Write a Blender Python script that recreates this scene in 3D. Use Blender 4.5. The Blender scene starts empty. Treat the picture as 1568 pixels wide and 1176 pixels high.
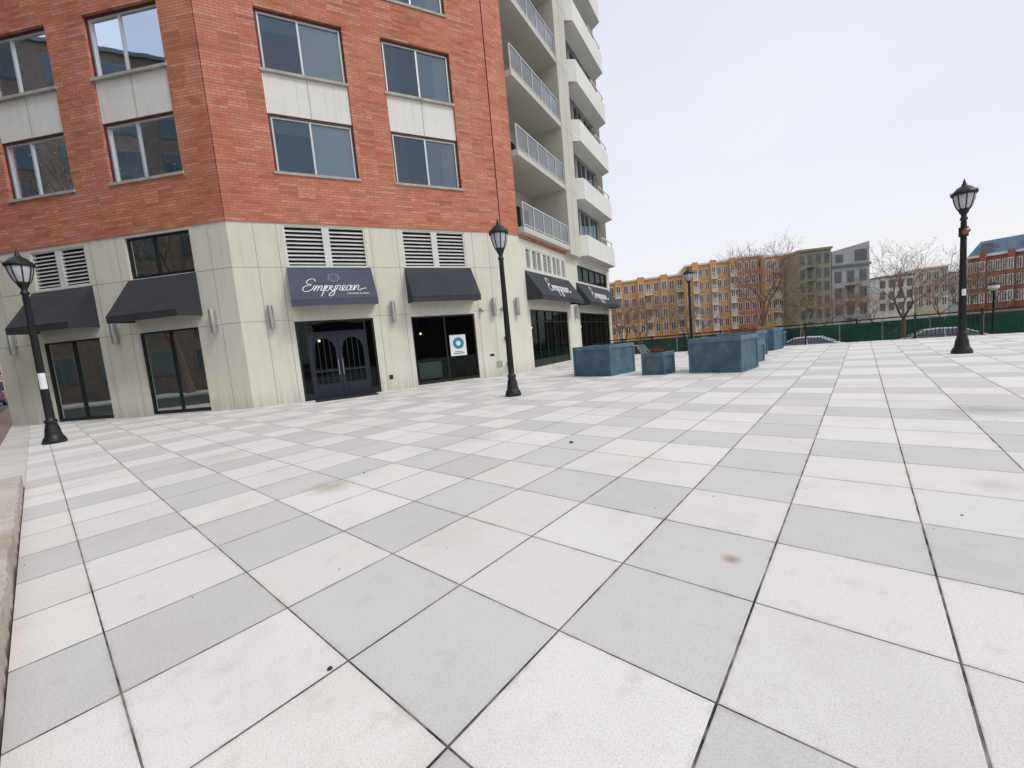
import bpy, math, random, bmesh
from mathutils import Vector, Matrix
random.seed(7)
SC=bpy.context.scene
COL=SC.collection
rad=math.radians
# ------------------------------------------------------------------ materials
def mat(name):
    m=bpy.data.materials.new(name); m.use_nodes=True
    nt=m.node_tree; b=nt.nodes['Principled BSDF']
    return m,nt,b
def N(nt,t,**kw):
    n=nt.nodes.new(t)
    for k,v in kw.items(): setattr(n,k,v)
    return n
def mth(nt,op,a,b=None,c=None):
    n=nt.nodes.new('ShaderNodeMath'); n.operation=op
    for i,v in enumerate((a,b,c)):
        if v is None: continue
        if isinstance(v,(int,float)): n.inputs[i].default_value=v
        else: nt.links.new(v,n.inputs[i])
    return n.outputs[0]
def mixc(nt,f,a,b,blend='MIX'):
    n=nt.nodes.new('ShaderNodeMix'); n.data_type='RGBA'; n.blend_type=blend
    for s,v in ((n.inputs[0],f),(n.inputs[6],a),(n.inputs[7],b)):
        if isinstance(v,(int,float)): s.default_value=v
        elif isinstance(v,(tuple,list)): s.default_value=tuple(v)+((1,) if len(v)==3 else ())
        else: nt.links.new(v,s)
    return n.outputs[2]
def ramp(nt,f,a,b):
    n=nt.nodes.new('ShaderNodeMapRange'); n.inputs[1].default_value=a; n.inputs[2].default_value=b
    nt.links.new(f,n.inputs[0]); return n.outputs[0]
def noise(nt,vec,scale,detail=4,rough=.55,col=False):
    n=nt.nodes.new('ShaderNodeTexNoise'); n.inputs['Scale'].default_value=scale
    n.inputs['Detail'].default_value=detail; n.inputs['Roughness'].default_value=rough
    if vec is not None: nt.links.new(vec,n.inputs['Vector'])
    return n.outputs['Color' if col else 'Fac']
def objc(nt): return nt.nodes.new('ShaderNodeTexCoord').outputs['Object']
def uvc(nt): return nt.nodes.new('ShaderNodeTexCoord').outputs['UV']
def scalev(nt,v,s):
    n=nt.nodes.new('ShaderNodeVectorMath'); n.operation='MULTIPLY'; nt.links.new(v,n.inputs[0]); n.inputs[1].default_value=s
    return n.outputs[0]
def bump(nt,b,h,st=.3,dist=.01):
    n=nt.nodes.new('ShaderNodeBump'); n.inputs['Strength'].default_value=st; n.inputs['Distance'].default_value=dist
    nt.links.new(h,n.inputs['Height']); nt.links.new(n.outputs[0],b.inputs['Normal'])
def simple(name,c,rough=.6,metal=0,var=.15,scale=3,spec=.4,bmp=0):
    m,nt,b=mat(name); v=objc(nt)
    if var>.05:
        f=noise(nt,v,scale,3)
        hi=tuple(min(1,x*(1+var)) for x in c); lo=tuple(x*(1-var) for x in c)
        nt.links.new(mixc(nt,ramp(nt,f,.3,.7),lo,hi),b.inputs['Base Color'])
    else: b.inputs['Base Color'].default_value=tuple(c)+(1,)
    b.inputs['Roughness'].default_value=rough; b.inputs['Metallic'].default_value=metal
    b.inputs['Specular IOR Level'].default_value=spec
    if bmp: bump(nt,b,noise(nt,v,scale*12,2),bmp)
    return m
def brickmat(name,c1,c2,mo,bw=.29,rh=.097,ms=.008,pale=(.62,.30,.20),fine=True):
    m,nt,b=mat(name); v=uvc(nt)
    t=N(nt,'ShaderNodeTexBrick'); nt.links.new(v,t.inputs['Vector'])
    t.inputs['Scale'].default_value=1; t.inputs['Brick Width'].default_value=bw; t.inputs['Row Height'].default_value=rh
    t.inputs['Mortar Size'].default_value=ms; t.inputs['Mortar Smooth'].default_value=.2; t.inputs['Bias'].default_value=0
    t.inputs['Color1'].default_value=c1+(1,); t.inputs['Color2'].default_value=c2+(1,); t.inputs['Mortar'].default_value=mo+(1,)
    c=t.outputs['Color']
    big=noise(nt,v,.6,3,.6)
    if fine:
        sn=N(nt,'ShaderNodeVectorMath',operation='SNAP'); nt.links.new(v,sn.inputs[0]); sn.inputs[1].default_value=(bw*2,rh,1)
        wn=N(nt,'ShaderNodeTexWhiteNoise',noise_dimensions='2D'); nt.links.new(sn.outputs[0],wn.inputs['Vector'])
        c=mixc(nt,mth(nt,'MULTIPLY',mth(nt,'GREATER_THAN',wn.outputs['Value'],.84),.5),c,pale)
        c=mixc(nt,mth(nt,'MULTIPLY',mth(nt,'LESS_THAN',wn.outputs['Value'],.14),.5),c,(c2[0]*.55,c2[1]*.55,c2[2]*.6))
        sp=noise(nt,v,3.2,5,.75)
        c=mixc(nt,mth(nt,'MULTIPLY',ramp(nt,sp,.45,.68),.5),c,(c2[0]*.68,c2[1]*.62,c2[2]*.65))
    c=mixc(nt,mth(nt,'MULTIPLY',ramp(nt,big,.42,.7),.4),c,pale)
    c=mixc(nt,t.outputs['Fac'],c,mo)
    nt.links.new(c,b.inputs['Base Color']); b.inputs['Roughness'].default_value=.85
    if fine: bump(nt,b,mth(nt,'MULTIPLY',t.outputs['Fac'],-1.),.5,.008)
    return m
M_BRICK=brickmat('red_brick',(.61,.225,.125),(.49,.160,.085),(.30,.14,.10),pale=(.70,.36,.25))
def stonemat(name,c):
    m,nt,b=mat(name); v=uvc(nt)
    f=noise(nt,v,.8,4,.6); s=noise(nt,scalev(nt,v,(5,.22,1)),1.3,4,.6)
    c1=mixc(nt,ramp(nt,f,.3,.7),tuple(x*.91 for x in c),c)
    c1=mixc(nt,mth(nt,'MULTIPLY',ramp(nt,s,.50,.78),.42),c1,tuple(x*.64 for x in c))
    sep=N(nt,'ShaderNodeSeparateXYZ'); nt.links.new(v,sep.inputs[0])
    g=mth(nt,'MULTIPLY',mth(nt,'SUBTRACT',1,ramp(nt,sep.outputs[1],0,.6)),mth(nt,'MULTIPLY',ramp(nt,s,.30,.62),.65))
    c1=mixc(nt,g,c1,tuple(x*.48 for x in c))
    nt.links.new(c1,b.inputs['Base Color']); b.inputs['Roughness'].default_value=.75
    return m
M_STONE=stonemat('cream_precast',(.72,.70,.60))
M_WHITE=stonemat('white_panel',(.80,.79,.74))
M_BEIGE=stonemat('beige_concrete',(.58,.565,.49))
M_JOINT=simple('joint_sealant',(.24,.23,.20),.9)
M_DARKRED=simple('oxblood_frame',(.10,.035,.03),.5)
M_ALU=simple('aluminium_frame',(.62,.63,.62),.4,.3,.04)
M_SILL=simple('stone_sill',(.42,.40,.36),.7)
M_BLACK=simple('black_metal',(.018,.019,.022),.42,.3,.2,8,.5)
M_NAVY=simple('navy_door_paint',(.014,.022,.035),.4)
def awn(name,c):
    m,nt,b=mat(name); v=objc(nt)
    f=noise(nt,v,1.2,3)
    nt.links.new(mixc(nt,ramp(nt,f,.3,.7),tuple(x*.75 for x in c),c),b.inputs['Base Color'])
    b.inputs['Roughness'].default_value=.8; bump(nt,b,f,.35,.05); return m
M_AWN=awn('charcoal_canvas',(.035,.040,.052)); M_AWNB=awn('slate_blue_canvas',(.075,.085,.125))
M_LETTER=simple('white_lettering',(.8,.8,.8),.6,0,.03)
M_LOUV=simple('white_louver_metal',(.70,.70,.67),.5,0,.08)
M_DARK=simple('dark_void',(.02,.02,.02),.9,0,.01)
M_ROOM=simple('room_wall',(.13,.125,.12),.9,0,.4,.8)
M_BLIND=simple('window_blind',(.66,.64,.58),.8,0,.04,4)
M_CURT=simple('curtain_fabric',(.34,.33,.31),.9,0,.04,6)
def glass(name,base,tint,refl):
    m=bpy.data.materials.new(name); m.use_nodes=True; nt=m.node_tree; nt.nodes.clear()
    o=N(nt,'ShaderNodeOutputMaterial'); mx=N(nt,'ShaderNodeMixShader'); tr=N(nt,'ShaderNodeBsdfTransparent'); g=N(nt,'ShaderNodeBsdfGlossy')
    tr.inputs[0].default_value=tint+(1,); g.inputs[0].default_value=refl+(1,); g.inputs['Roughness'].default_value=.015
    fr=N(nt,'ShaderNodeFresnel'); fr.inputs[0].default_value=1.5
    f=mth(nt,'ADD',fr.outputs[0],base); f=mth(nt,'MINIMUM',f,1.0)
    nt.links.new(f,mx.inputs[0]); nt.links.new(tr.outputs[0],mx.inputs[1]); nt.links.new(g.outputs[0],mx.inputs[2]); nt.links.new(mx.outputs[0],o.inputs[0])
    bp=N(nt,'ShaderNodeBump'); bp.inputs['Strength'].default_value=.2; bp.inputs['Distance'].default_value=.02
    nt.links.new(noise(nt,objc(nt),.8,1),bp.inputs['Height']); nt.links.new(bp.outputs[0],g.inputs['Normal'])
    return m
M_GLASS=glass('window_glass',.18,(.55,.64,.66),(.66,.80,.92))
M_SCREEN=glass('window_insect_screen_glass',.14,(.34,.40,.46),(.48,.58,.70))
M_SHOP=glass('shopfront_glass',.0,(.38,.44,.42),(.42,.50,.50))
M_BALG=glass('balcony_glass',.12,(.72,.78,.78),(.8,.85,.88))
M_LAMPG=simple('frosted_lantern_glass',(.50,.53,.56),.2,0,.1,10,.6)
M_SCONCE=simple('brushed_sconce_metal',(.45,.45,.44),.35,.6,.1)
M_PLANT=simple('teal_planter_paint',(.075,.135,.175),.6,0,.28,2.5,.3,.1)
M_PLRIM=simple('planter_rim_paint',(.095,.165,.21),.55,0,.2,3)
M_SOIL=simple('planter_soil',(.06,.045,.03),.95,0,.4,20)
M_BARK=simple('tree_bark',(.20,.135,.095),.9,0,.04,6)
M_TWIGR=simple('red_twig_shrub',(.22,.07,.05),.9,0,.04,9)
M_BUD=simple('spring_bud_leaves',(.52,.42,.10),.8,0,.35,1)
M_BUD2=simple('pale_spring_leaves',(.48,.30,.15),.8,0,.35,1)
M_GREENF=simple('green_mesh_fabric',(.012,.088,.055),.85,0,.4,.6)
M_PAPER=simple('white_paper',(.78,.79,.80),.6,0,.03)
M_TEAL=simple('teal_print',(.02,.25,.30),.5,0,.01)
M_MAT=simple('rubber_mat',(.02,.02,.022),.9,0,.3,30)
M_RED=simple('red_paint',(.55,.02,.03),.4,0,.01)
M_ASPH=simple('asphalt',(.075,.073,.072),.92,0,.25,1.5,.3)
M_WALK=simple('concrete_walk',(.58,.56,.53),.85,0,.12,1.0)
M_BRWN=simple('brown_brick_paving',(.24,.17,.13),.9,0,.25,8)
M_GROUND=simple('ground_soil_grass',(.13,.12,.085),.95,0,.35,.15)
m,nt,b=mat('granite_curb_stone'); v=objc(nt)
f=noise(nt,v,1.5,6,.7); g=noise(nt,v,60,2)
c=mixc(nt,ramp(nt,f,.35,.65),(.42,.37,.31),(.62,.58,.52)); c=mixc(nt,mth(nt,'MULTIPLY',ramp(nt,g,.4,.7),.3),c,(.25,.2,.16))
nt.links.new(c,b.inputs['Base Color']); b.inputs['Roughness'].default_value=.85; bump(nt,b,mth(nt,'ADD',f,mth(nt,'MULTIPLY',g,.3)),.8,.03); M_GRAN=m
# plaza tiles (object x,y are the paving axes)
T=.708
m,nt,b=mat('plaza_paver_tiles'); v=objc(nt)
sep=N(nt,'ShaderNodeSeparateXYZ'); nt.links.new(v,sep.inputs[0])
tu=mth(nt,'DIVIDE',mth(nt,'ADD',sep.outputs[0],1.13+T*120),T); tv=mth(nt,'DIVIDE',mth(nt,'ADD',sep.outputs[1],-.78+T*120),T)
iu=mth(nt,'FLOOR',tu); iv=mth(nt,'FLOOR',tv); fu=mth(nt,'FRACT',tu); fv=mth(nt,'FRACT',tv)
cmb=N(nt,'ShaderNodeCombineXYZ'); nt.links.new(iu,cmb.inputs[0]); nt.links.new(iv,cmb.inputs[1])
wn=N(nt,'ShaderNodeTexWhiteNoise',noise_dimensions='2D'); nt.links.new(cmb.outputs[0],wn.inputs['Vector'])
wsep=N(nt,'ShaderNodeSeparateXYZ'); nt.links.new(wn.outputs['Color'],wsep.inputs[0])
a3=mth(nt,'LESS_THAN',mth(nt,'MODULO',iu,3),.5); b3=mth(nt,'LESS_THAN',mth(nt,'MODULO',iv,3),.5)
gr=mth(nt,'ABSOLUTE',mth(nt,'SUBTRACT',a3,b3))
c=mixc(nt,gr,(.765,.742,.708),(.618,.606,.588))
tone=mth(nt,'MULTIPLY',mth(nt,'SUBTRACT',wn.outputs['Value'],.5),.09)
hs=N(nt,'ShaderNodeHueSaturation'); nt.links.new(c,hs.inputs['Color']); nt.links.new(mth(nt,'ADD',tone,1),hs.inputs['Value']); nt.links.new(mth(nt,'ADD',mth(nt,'MULTIPLY',wsep.outputs[1],.5),.75),hs.inputs['Saturation']); c=hs.outputs[0]
sp=noise(nt,v,150,1,.6); c=mixc(nt,mth(nt,'MULTIPLY',ramp(nt,sp,.50,.72),.45),c,(.36,.35,.34))
sp2=noise(nt,v,70,1,.5); c=mixc(nt,mth(nt,'MULTIPLY',ramp(nt,sp2,.58,.72),.30),c,(.84,.83,.81))
d1=noise(nt,v,.9,5,.65); c=mixc(nt,mth(nt,'MULTIPLY',ramp(nt,d1,.50,.78),.30),c,(.42,.395,.35))
d2=noise(nt,v,6,4,.7); c=mixc(nt,mth(nt,'MULTIPLY',ramp(nt,d2,.56,.75),.22),c,(.38,.35,.30))
warp=noise(nt,v,6,2,.6,col=True)
def stain(cc,u0,v0,r,colr,st):
    n=N(nt,'ShaderNodeVectorMath',operation='DISTANCE'); w=N(nt,'ShaderNodeVectorMath',operation='ADD')
    sc=scalev(nt,warp,(r*.9,r*.9,0)); nt.links.new(v,w.inputs[0]); nt.links.new(sc,w.inputs[1])
    nt.links.new(w.outputs[0],n.inputs[0]); n.inputs[1].default_value=(u0+r*.45,v0+r*.45,0)
    k=mth(nt,'SUBTRACT',1,ramp(nt,n.outputs['Value'],r*.2,r))
    return mixc(nt,mth(nt,'MULTIPLY',k,st),cc,colr)
def uv(x,y): 
    a=rad(40.8); return (x*math.cos(a)-y*math.sin(a), x*math.sin(a)+y*math.cos(a))
def xy(u,w):
    a=rad(40.8); return (u*math.cos(a)+w*math.sin(a), -u*math.sin(a)+w*math.cos(a))
for (x,y,r,cl,st) in [(-2.14,4.49,.30,(.34,.29,.20),.6),(1.22,2.34,.07,(.24,.17,.09),.65),(6.02,5.1,.6,(.3,.28,.25),.55),(-.5,6.3,.4,(.35,.33,.28),.3),(3.6,3.0,.2,(.33,.31,.28),.25),(-4.9,6.6,.5,(.35,.32,.28),.25)]:
    q=uv(x,y); c=stain(c,q[0],q[1],r,cl,st)
eu=mth(nt,'MINIMUM',fu,mth(nt,'SUBTRACT',1,fu)); ev=mth(nt,'MINIMUM',fv,mth(nt,'SUBTRACT',1,fv))
wid=mth(nt,'ADD',mth(nt,'MULTIPLY',d1,.010),.0020)
ju=mth(nt,'LESS_THAN',eu,wid); jv=mth(nt,'LESS_THAN',ev,mth(nt,'MULTIPLY',wid,.75))
j=mth(nt,'MAXIMUM',ju,jv)
em=mth(nt,'MINIMUM',eu,ev)
edge=mth(nt,'SUBTRACT',1,ramp(nt,em,0,.04))
c=mixc(nt,mth(nt,'MULTIPLY',edge,mth(nt,'MULTIPLY',ramp(nt,d2,.4,.65),.4)),c,(.33,.30,.26))
jf=noise(nt,v,3.2,3,.7)
jc=mixc(nt,ramp(nt,jf,.42,.68),(.025,.025,.028),(.34,.31,.27))
c=mixc(nt,j,c,jc)
nt.links.new(c,b.inputs['Base Color']); b.inputs['Roughness'].default_value=.8; b.inputs['Specular IOR Level'].default_value=.3
bump(nt,b,mth(nt,'ADD',mth(nt,'MULTIPLY',sp,.3),ramp(nt,em,.003,.012)),.5,.006)
M_TILE=m
# ------------------------------------------------------------------ mesh helpers
def hd(a): a=rad(a); return Vector((math.sin(a),math.cos(a),0))
class Fr:
    def __init__(s,P,a,side=1):
        s.P=Vector((P[0],P[1],P[2] if len(P)>2 else 0)); s.h=hd(a); s.n=Vector((s.h.y,-s.h.x,0))*side
    def __call__(s,a,z,o=0): return s.P+s.h*a+s.n*o+Vector((0,0,z))
def empty(name,loc=(0,0,0)):
    e=bpy.data.objects.new(name,None); e.location=loc; COL.objects.link(e); e.empty_display_size=.5; return e
class Part:
    def __init__(s,name,mt,parent=None,smooth=False,bevel=0):
        s.name=name; s.mat=mt; s.par=parent; s.v=[]; s.f=[]; s.uv=[]; s.smooth=smooth; s.bevel=bevel
    def poly(s,pts,uvs=None):
        i=len(s.v); s.v+= [tuple(p) for p in pts]; s.f.append(tuple(range(i,i+len(pts))))
        s.uv+= list(uvs) if uvs else [(p[0],p[2]) for p in pts]
    def fq(s,F,a0,a1,z0,z1,o):
        s.poly([F(a0,z0,o),F(a1,z0,o),F(a1,z1,o),F(a0,z1,o)],[(a0,z0),(a1,z0),(a1,z1),(a0,z1)])
    def box(s,F,a0,a1,z0,z1,o0,o1):
        s.fq(F,a0,a1,z0,z1,o1); s.fq(F,a1,a0,z0,z1,o0)
        for a in (a0,a1): s.poly([F(a,z0,o0),F(a,z0,o1),F(a,z1,o1),F(a,z1,o0)],[(a+o0,z0),(a+o1,z0),(a+o1,z1),(a+o0,z1)])
        for z in (z0,z1): s.poly([F(a0,z,o0),F(a1,z,o0),F(a1,z,o1),F(a0,z,o1)],[(a0,z+o0),(a1,z+o0),(a1,z+o1),(a0,z+o1)])
    def tube(s,p0,p1,r0,r1,n=6,caps=False):
        p0=Vector(p0); p1=Vector(p1); d=(p1-p0)
        if d.length<1e-6: return
        d.normalize(); x=d.orthogonal().normalized(); y=d.cross(x)
        ring=lambda p,r:[p+(x*math.cos(2*math.pi*k/n)+y*math.sin(2*math.pi*k/n))*r for k in range(n)]
        i=len(s.v); s.v+=[tuple(q) for q in ring(p0,r0)+ring(p1,r1)]
        for k in range(n):
            s.f.append((i+k,i+(k+1)%n,i+n+(k+1)%n,i+n+k)); s.uv+=[(0,0)]*4
        if caps:
            s.f.append(tuple(range(i,i+n))); s.f.append(tuple(range(i+n,i+2*n))); s.uv+=[(0,0)]*(2*n)
    def lathe(s,c,prof,n=16):
        i=len(s.v)
        for (r,z) in prof:
            for k in range(n): s.v.append((c[0]+r*math.cos(2*math.pi*k/n),c[1]+r*math.sin(2*math.pi*k/n),c[2]+z))
        for j in range(len(prof)-1):
            for k in range(n):
                s.f.append((i+j*n+k,i+j*n+(k+1)%n,i+(j+1)*n+(k+1)%n,i+(j+1)*n+k)); s.uv+=[(0,0)]*4
    def done(s):
        if not s.f: return None
        me=bpy.data.meshes.new(s.name); me.from_pydata(s.v,[],s.f); me.update()
        l=me.uv_layers.new(name='UVMap')
        flat=[c for u in s.uv for c in u]
        if len(flat)==len(l.data)*2: l.data.foreach_set('uv',flat)
        me.materials.append(s.mat)
        if s.smooth: me.polygons.foreach_set('use_smooth',[True]*len(me.polygons))
        o=bpy.data.objects.new(s.name,me); COL.objects.link(o)
        if s.par is not None:
            o.parent=s.par; o.matrix_parent_inverse=Matrix.Translation(s.par.location).inverted()
        if s.bevel:
            bm=bmesh.new(); bm.from_mesh(me); bmesh.ops.remove_doubles(bm,verts=bm.verts,dist=1e-5); bmesh.ops.recalc_face_normals(bm,faces=bm.faces); bm.to_mesh(me); bm.free()
            md=o.modifiers.new('bevel','BEVEL'); md.width=s.bevel; md.segments=2; md.limit_method='ANGLE'
        return o
def wall(part,F,a0,a1,z0,z1,holes,o=0,depth=.22,rpart=None):
    A=sorted({a0,a1}|{h[0] for h in holes}|{h[1] for h in holes}); Z=sorted({z0,z1}|{h[2] for h in holes}|{h[3] for h in holes})
    A=[a for a in A if a0<=a<=a1]; Z=[z for z in Z if z0<=z<=z1]
    for i in range(len(A)-1):
        for j in range(len(Z)-1):
            ca=(A[i]+A[i+1])/2; cz=(Z[j]+Z[j+1])/2
            if any(h[0]<ca<h[1] and h[2]<cz<h[3] for h in holes): continue
            part.fq(F,A[i],A[i+1],Z[j],Z[j+1],o)
    r=rpart or part
    for (b0,b1,y0,y1) in holes:
        for a in (b0,b1): r.poly([F(a,y0,o-depth),F(a,y0,o),F(a,y1,o),F(a,y1,o-depth)],[(a-depth,y0),(a,y0),(a,y1),(a-depth,y1)])
        for z in (y0,y1): r.poly([F(b0,z,o-depth),F(b1,z,o-depth),F(b1,z,o),F(b0,z,o)],[(b0,z-depth),(b1,z-depth),(b1,z),(b0,z)])

# ------------------------------------------------------------------ main building
BLD=empty('brick_apartment_building',(-9.07,14.26,0))
P=lambda n,m_,**k: Part(n,m_,BLD,**k)
brick=P('brick_walls',M_BRICK); stone=P('precast_base_walls',M_STONE); white=P('spandrel_panels',M_WHITE); beige=P('concrete_tower_frame',M_BEIGE)
joint=P('wall_joints',M_JOINT); redf=P('window_surrounds',M_DARKRED); alu=P('window_frames',M_ALU); sill=P('window_sills',M_SILL)
gl=P('window_glass_panes',M_GLASS); gs=P('window_screen_panes',M_SCREEN); shop=P('shopfront_glass_panes',M_SHOP); blk=P('shopfront_frames',M_BLACK)
room=P('rooms',M_ROOM); dark=P('dark_backing_sheets',M_DARK); blind=P('blinds',M_BLIND); curt=P('curtains',M_CURT); louv=P('louver_vents',M_LOUV)  # dark: near-black sheets stand in for unlit space behind louvers and tower glass
awnD=P('awnings',M_AWN); awnB=P('sign_awnings',M_AWNB); door=P('entrance_doors',M_NAVY); sc=P('wall_sconces',M_SCONCE,smooth=True)
balg=P('balcony_glass_panels',M_BALG); balr=P('balcony_rails',M_ALU); paper=P('window_posters',M_PAPER); teal=P('poster_print',M_TEAL); redp=P('fire_alarm_strobe',M_RED)
C=(-9.07,14.26); FM=Fr(C,63.3,1); FL=Fr(C,-82,-1)
P1=(.1228,18.8835); FF=Fr(P1,48,1); P2=(.918,19.5995); FS=Fr(P2,30,1)
def interior(F,a0,a1,z0,z1,o,dep,pt):
    pt.fq(F,a0,a1,z0,z1,o-dep)
    for a in (a0,a1): pt.poly([F(a,z0,o-dep),F(a,z0,o),F(a,z1,o),F(a,z1,o-dep)])
    for z in (z0,z1): pt.poly([F(a0,z,o-dep),F(a1,z,o-dep),F(a1,z,o),F(a0,z,o)])
def window(F,a0,a1,z0,z1,split=.5,flip=False,o=-.10,style=0):
    t=.055
    for (x0,x1,y0,y1) in [(a0,a0+.07,z0,z1),(a1-.07,a1,z0,z1),(a0+.07,a1-.07,z1-.07,z1)]: redf.box(F,x0,x1,y0,y1,o-.06,o+.03)
    b0,b1,y0,y1=a0+.07,a1-.07,z0,z1-.07
    am=b0+(b1-b0)*split
    for (x0,x1,q0,q1) in [(b0,b0+t,y0,y1),(b1-t,b1,y0,y1),(am-t*.6,am+t*.6,y0+t,y1-t),(b0+t,b1-t,y0,y0+t),(b0+t,b1-t,y1-t,y1)]: alu.box(F,x0,x1,q0,q1,o-.09,o-.005)
    L=gs if not flip else gl; Rr=gl if not flip else gs
    L.fq(F,b0+t,am-t*.6,y0+t,y1-t,o-.05); Rr.fq(F,am+t*.6,b1-t,y0+t,y1-t,o-.065)
    interior(F,b0,b1,y0,y1,o-.1,1.6,room)
    r=random.random()
    if style==1 or (style==0 and r<.4):
        h=random.uniform(.3,.75); blind.fq(F,b0+t,am-.02,y1-(y1-y0)*h,y1,o-.16); h2=h if random.random()<.5 else random.uniform(.2,.7)
        blind.fq(F,am+.02,b1-t,y1-(y1-y0)*h2,y1,o-.165)
    elif style==3:
        blind.fq(F,am+.02,b1-t,y0,y1,o-.165)
        blind.fq(F,b0+t,am-.02,y1-(y1-y0)*.25,y1,o-.16)
    elif style==2 or r<.8:
        w=(b1-b0); k=12
        for side in (0,1):
            x=b0 if side==0 else b1-w*.22
            for i in range(k):
                xa=x+w*.22*i/k; xb=x+w*.22*(i+1)/k
                oa=o-.2-.05*(i%2); ob=o-.2-.05*((i+1)%2)
                curt.poly([F(xa,y0,oa),F(xb,y0,ob),F(xb,y1,ob),F(xa,y1,oa)])
    sill.box(F,a0-.05,a1+.05,z0-.09,z0,-.12,.075)
WZ=[(8.13,10.1),(11.52,13.5),(14.95,16.92),(18.34,20.3),(21.77,23.74),(25.16,27.1)]
def facade(F,cols,L,split,flips,styles):
    holes=[]
    for (a0,a1) in cols:
        for k in range(0,6,2): holes.append((a0,a1,WZ[k][0],WZ[k+1][1]))
    wall(brick,F,0,L,6.37,30,holes,.03,.22)
    brick.poly([F(0,6.37,0),F(L,6.37,0),F(L,6.37,.03),F(0,6.37,.03)])
    for ci,(a0,a1) in enumerate(cols):
        for k in range(6):
            z0,z1=WZ[k]; window(F,a0,a1,z0,z1,split[ci],flips[ci],style=styles[ci][k] if k<2 else 0)
            if k%2==0:
                zz0,zz1=z1+.0,WZ[k+1][0]-.09
                white.box(F,a0+.02,a1-.02,zz0+.002,zz1-.002,-.15,-.035)
                mid=(a0+a1)/2
                joint.box(F,mid-.008,mid+.008,zz0+.01,zz1-.01,-.04,-.031)
facade(FM,[(1.70,4.48),(5.86,8.62)],10.25,[.47,.5],[False,False],[(3,3),(9,9)])
facade(FL,[(1.25,4.08),(5.58,8.3)],10.3,[.56,.6],[False,True],[(1,2),(2,9)])
for F,ss in ((FM,(4.95,9.35)),(FL,(4.75,))):
    for s_ in ss: joint.box(F,s_,s_+.012,6.4,30,.02,.034)
for F,L in ((FM,10.25),(FL,10.3)):
    for z in (10.75,17.6,24.4): 
        for a,b_ in ([(0.0,1.68),(4.5,5.84),(8.64,L)] if F is FM else [(0,1.23),(4.1,5.56),(8.32,L)]): joint.box(F,a,b_,z,z+.012,.02,.034)
wall(brick,FF,0,1.07,6.37,30,[],.03); brick.poly([FF(0,6.37,0),FF(1.07,6.37,0),FF(1.07,6.37,.03),FF(0,6.37,.03)])
wall(stone,FF,0,1.07,-.02,6.37,[])
FE=Fr(tuple(FL(10.3,0,0)),8,1)
wall(brick,FE,0,14,6.37,30,[],.03); wall(stone,FE,0,14,-.2,6.37,[])
MH=[(1.62,4.36,0,2.92),(5.84,8.62,0.06,2.88),(1.67,4.42,4.86,6.32),(5.84,8.5,4.86,6.32)]
wall(stone,FM,0,10.25,-.02,6.37,MH,0,.2)
LH=[(1.66,4.1,0.03,3.0),(5.72,8.25,.03,3.0),(1.42,4.0,4.86,6.28),(5.66,8.0,4.9,6.25)]
wall(stone,FL,0,10.3,-.2,6.37,LH,0,.2)
for F,ss,L,hl in ((FM,(.75,1.45,4.62,5.62,8.85,9.6),10.25,MH),(FL,(.72,4.35,5.4,8.6,9.6),10.3,LH)):
    for s_ in ss: joint.box(F,s_,s_+.012,0,6.36,-.01,.003)
    prev=0
    for a0,a1 in [(h[0],h[1]) for h in hl[:2]]+[(L,L)]:
        for z in (4.84,2.98): joint.box(F,prev+.01,a0-.02,z,z+.012,-.01,.004)
        prev=a1
def louver(F,a0,a1,z0,z1):
    dark.fq(F,a0,a1,z0,z1,-.19)
    mid=(a0+a1)/2
    for (x0,x1) in ((a0,a0+.05),(mid-.12,mid+.12),(a1-.05,a1)): louv.box(F,x0,x1,z0,z1,-.12,-.02)
    for (y0,y1) in ((z0,z0+.05),(z1-.05,z1)):
        louv.box(F,a0+.05,mid-.12,y0,y1,-.12,-.025); louv.box(F,mid+.12,a1-.05,y0,y1,-.12,-.025)
    n=9
    for i in range(n):
        z=z0+.09+(z1-z0-.18)*(i+.5)/n
        for (x0,x1) in ((a0+.05,mid-.12),(mid+.12,a1-.05)):
            louv.poly([F(x0,z-.045,-.035),F(x1,z-.045,-.035),F(x1,z+.03,-.13),F(x0,z+.03,-.13)])
            louv.poly([F(x0,z-.06,-.035),F(x1,z-.06,-.035),F(x1,z-.045,-.034),F(x0,z-.045,-.034)])
louver(FM,1.67,4.42,4.86,6.32); louver(FM,5.84,8.5,4.86,6.32); louver(FL,5.66,8.0,4.9,6.25)
room2=[]
def shopwin(F,a0,a1,z0,z1,mull,trans=None,o=-.1,dep=3.2,base=.0):
    t=.06
    blk.box(F,a0,a0+t,z0,z1,o-.06,o+.02); blk.box(F,a1-t,a1,z0,z1,o-.06,o+.02)
    blk.box(F,a0+t,a1-t,z0,z0+.12+base,o-.06,o+.02); blk.box(F,a0+t,a1-t,z1-t,z1,o-.06,o+.02)
    for m_ in mull: blk.box(F,m_-t/2,m_+t/2,z0+.12+base,z1-t,o-.06,o+.021)
    if trans: blk.box(F,a0+t,a1-t,trans,trans+t,o-.055,o+.018)
    shop.fq(F,a0+t,a1-t,z0+.1,z1-t,o-.03)
    room2.append((F,a0,a1,z0,z1,o,dep))
shopwin(FM,5.84,8.62,.06,2.88,(7.25,))
shopwin(FL,1.66,4.1,.03,3.0,(2.9,),None,base=.0)
shopwin(FL,5.72,8.25,.03,3.0,(7.0,),None)
shopwin(FL,1.42,4.0,4.86,6.28,(2.9,))
sr=P('restaurant_interior',simple('restaurant_wall',(.09,.07,.055),.8,0,.4,1))
tbl=P('restaurant_tables',simple('table_linen',(.6,.58,.55),.8,0,.01)); chr_=P('restaurant_chairs',simple('chair_upholstery',(.16,.28,.30),.7,0,.01))
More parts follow.
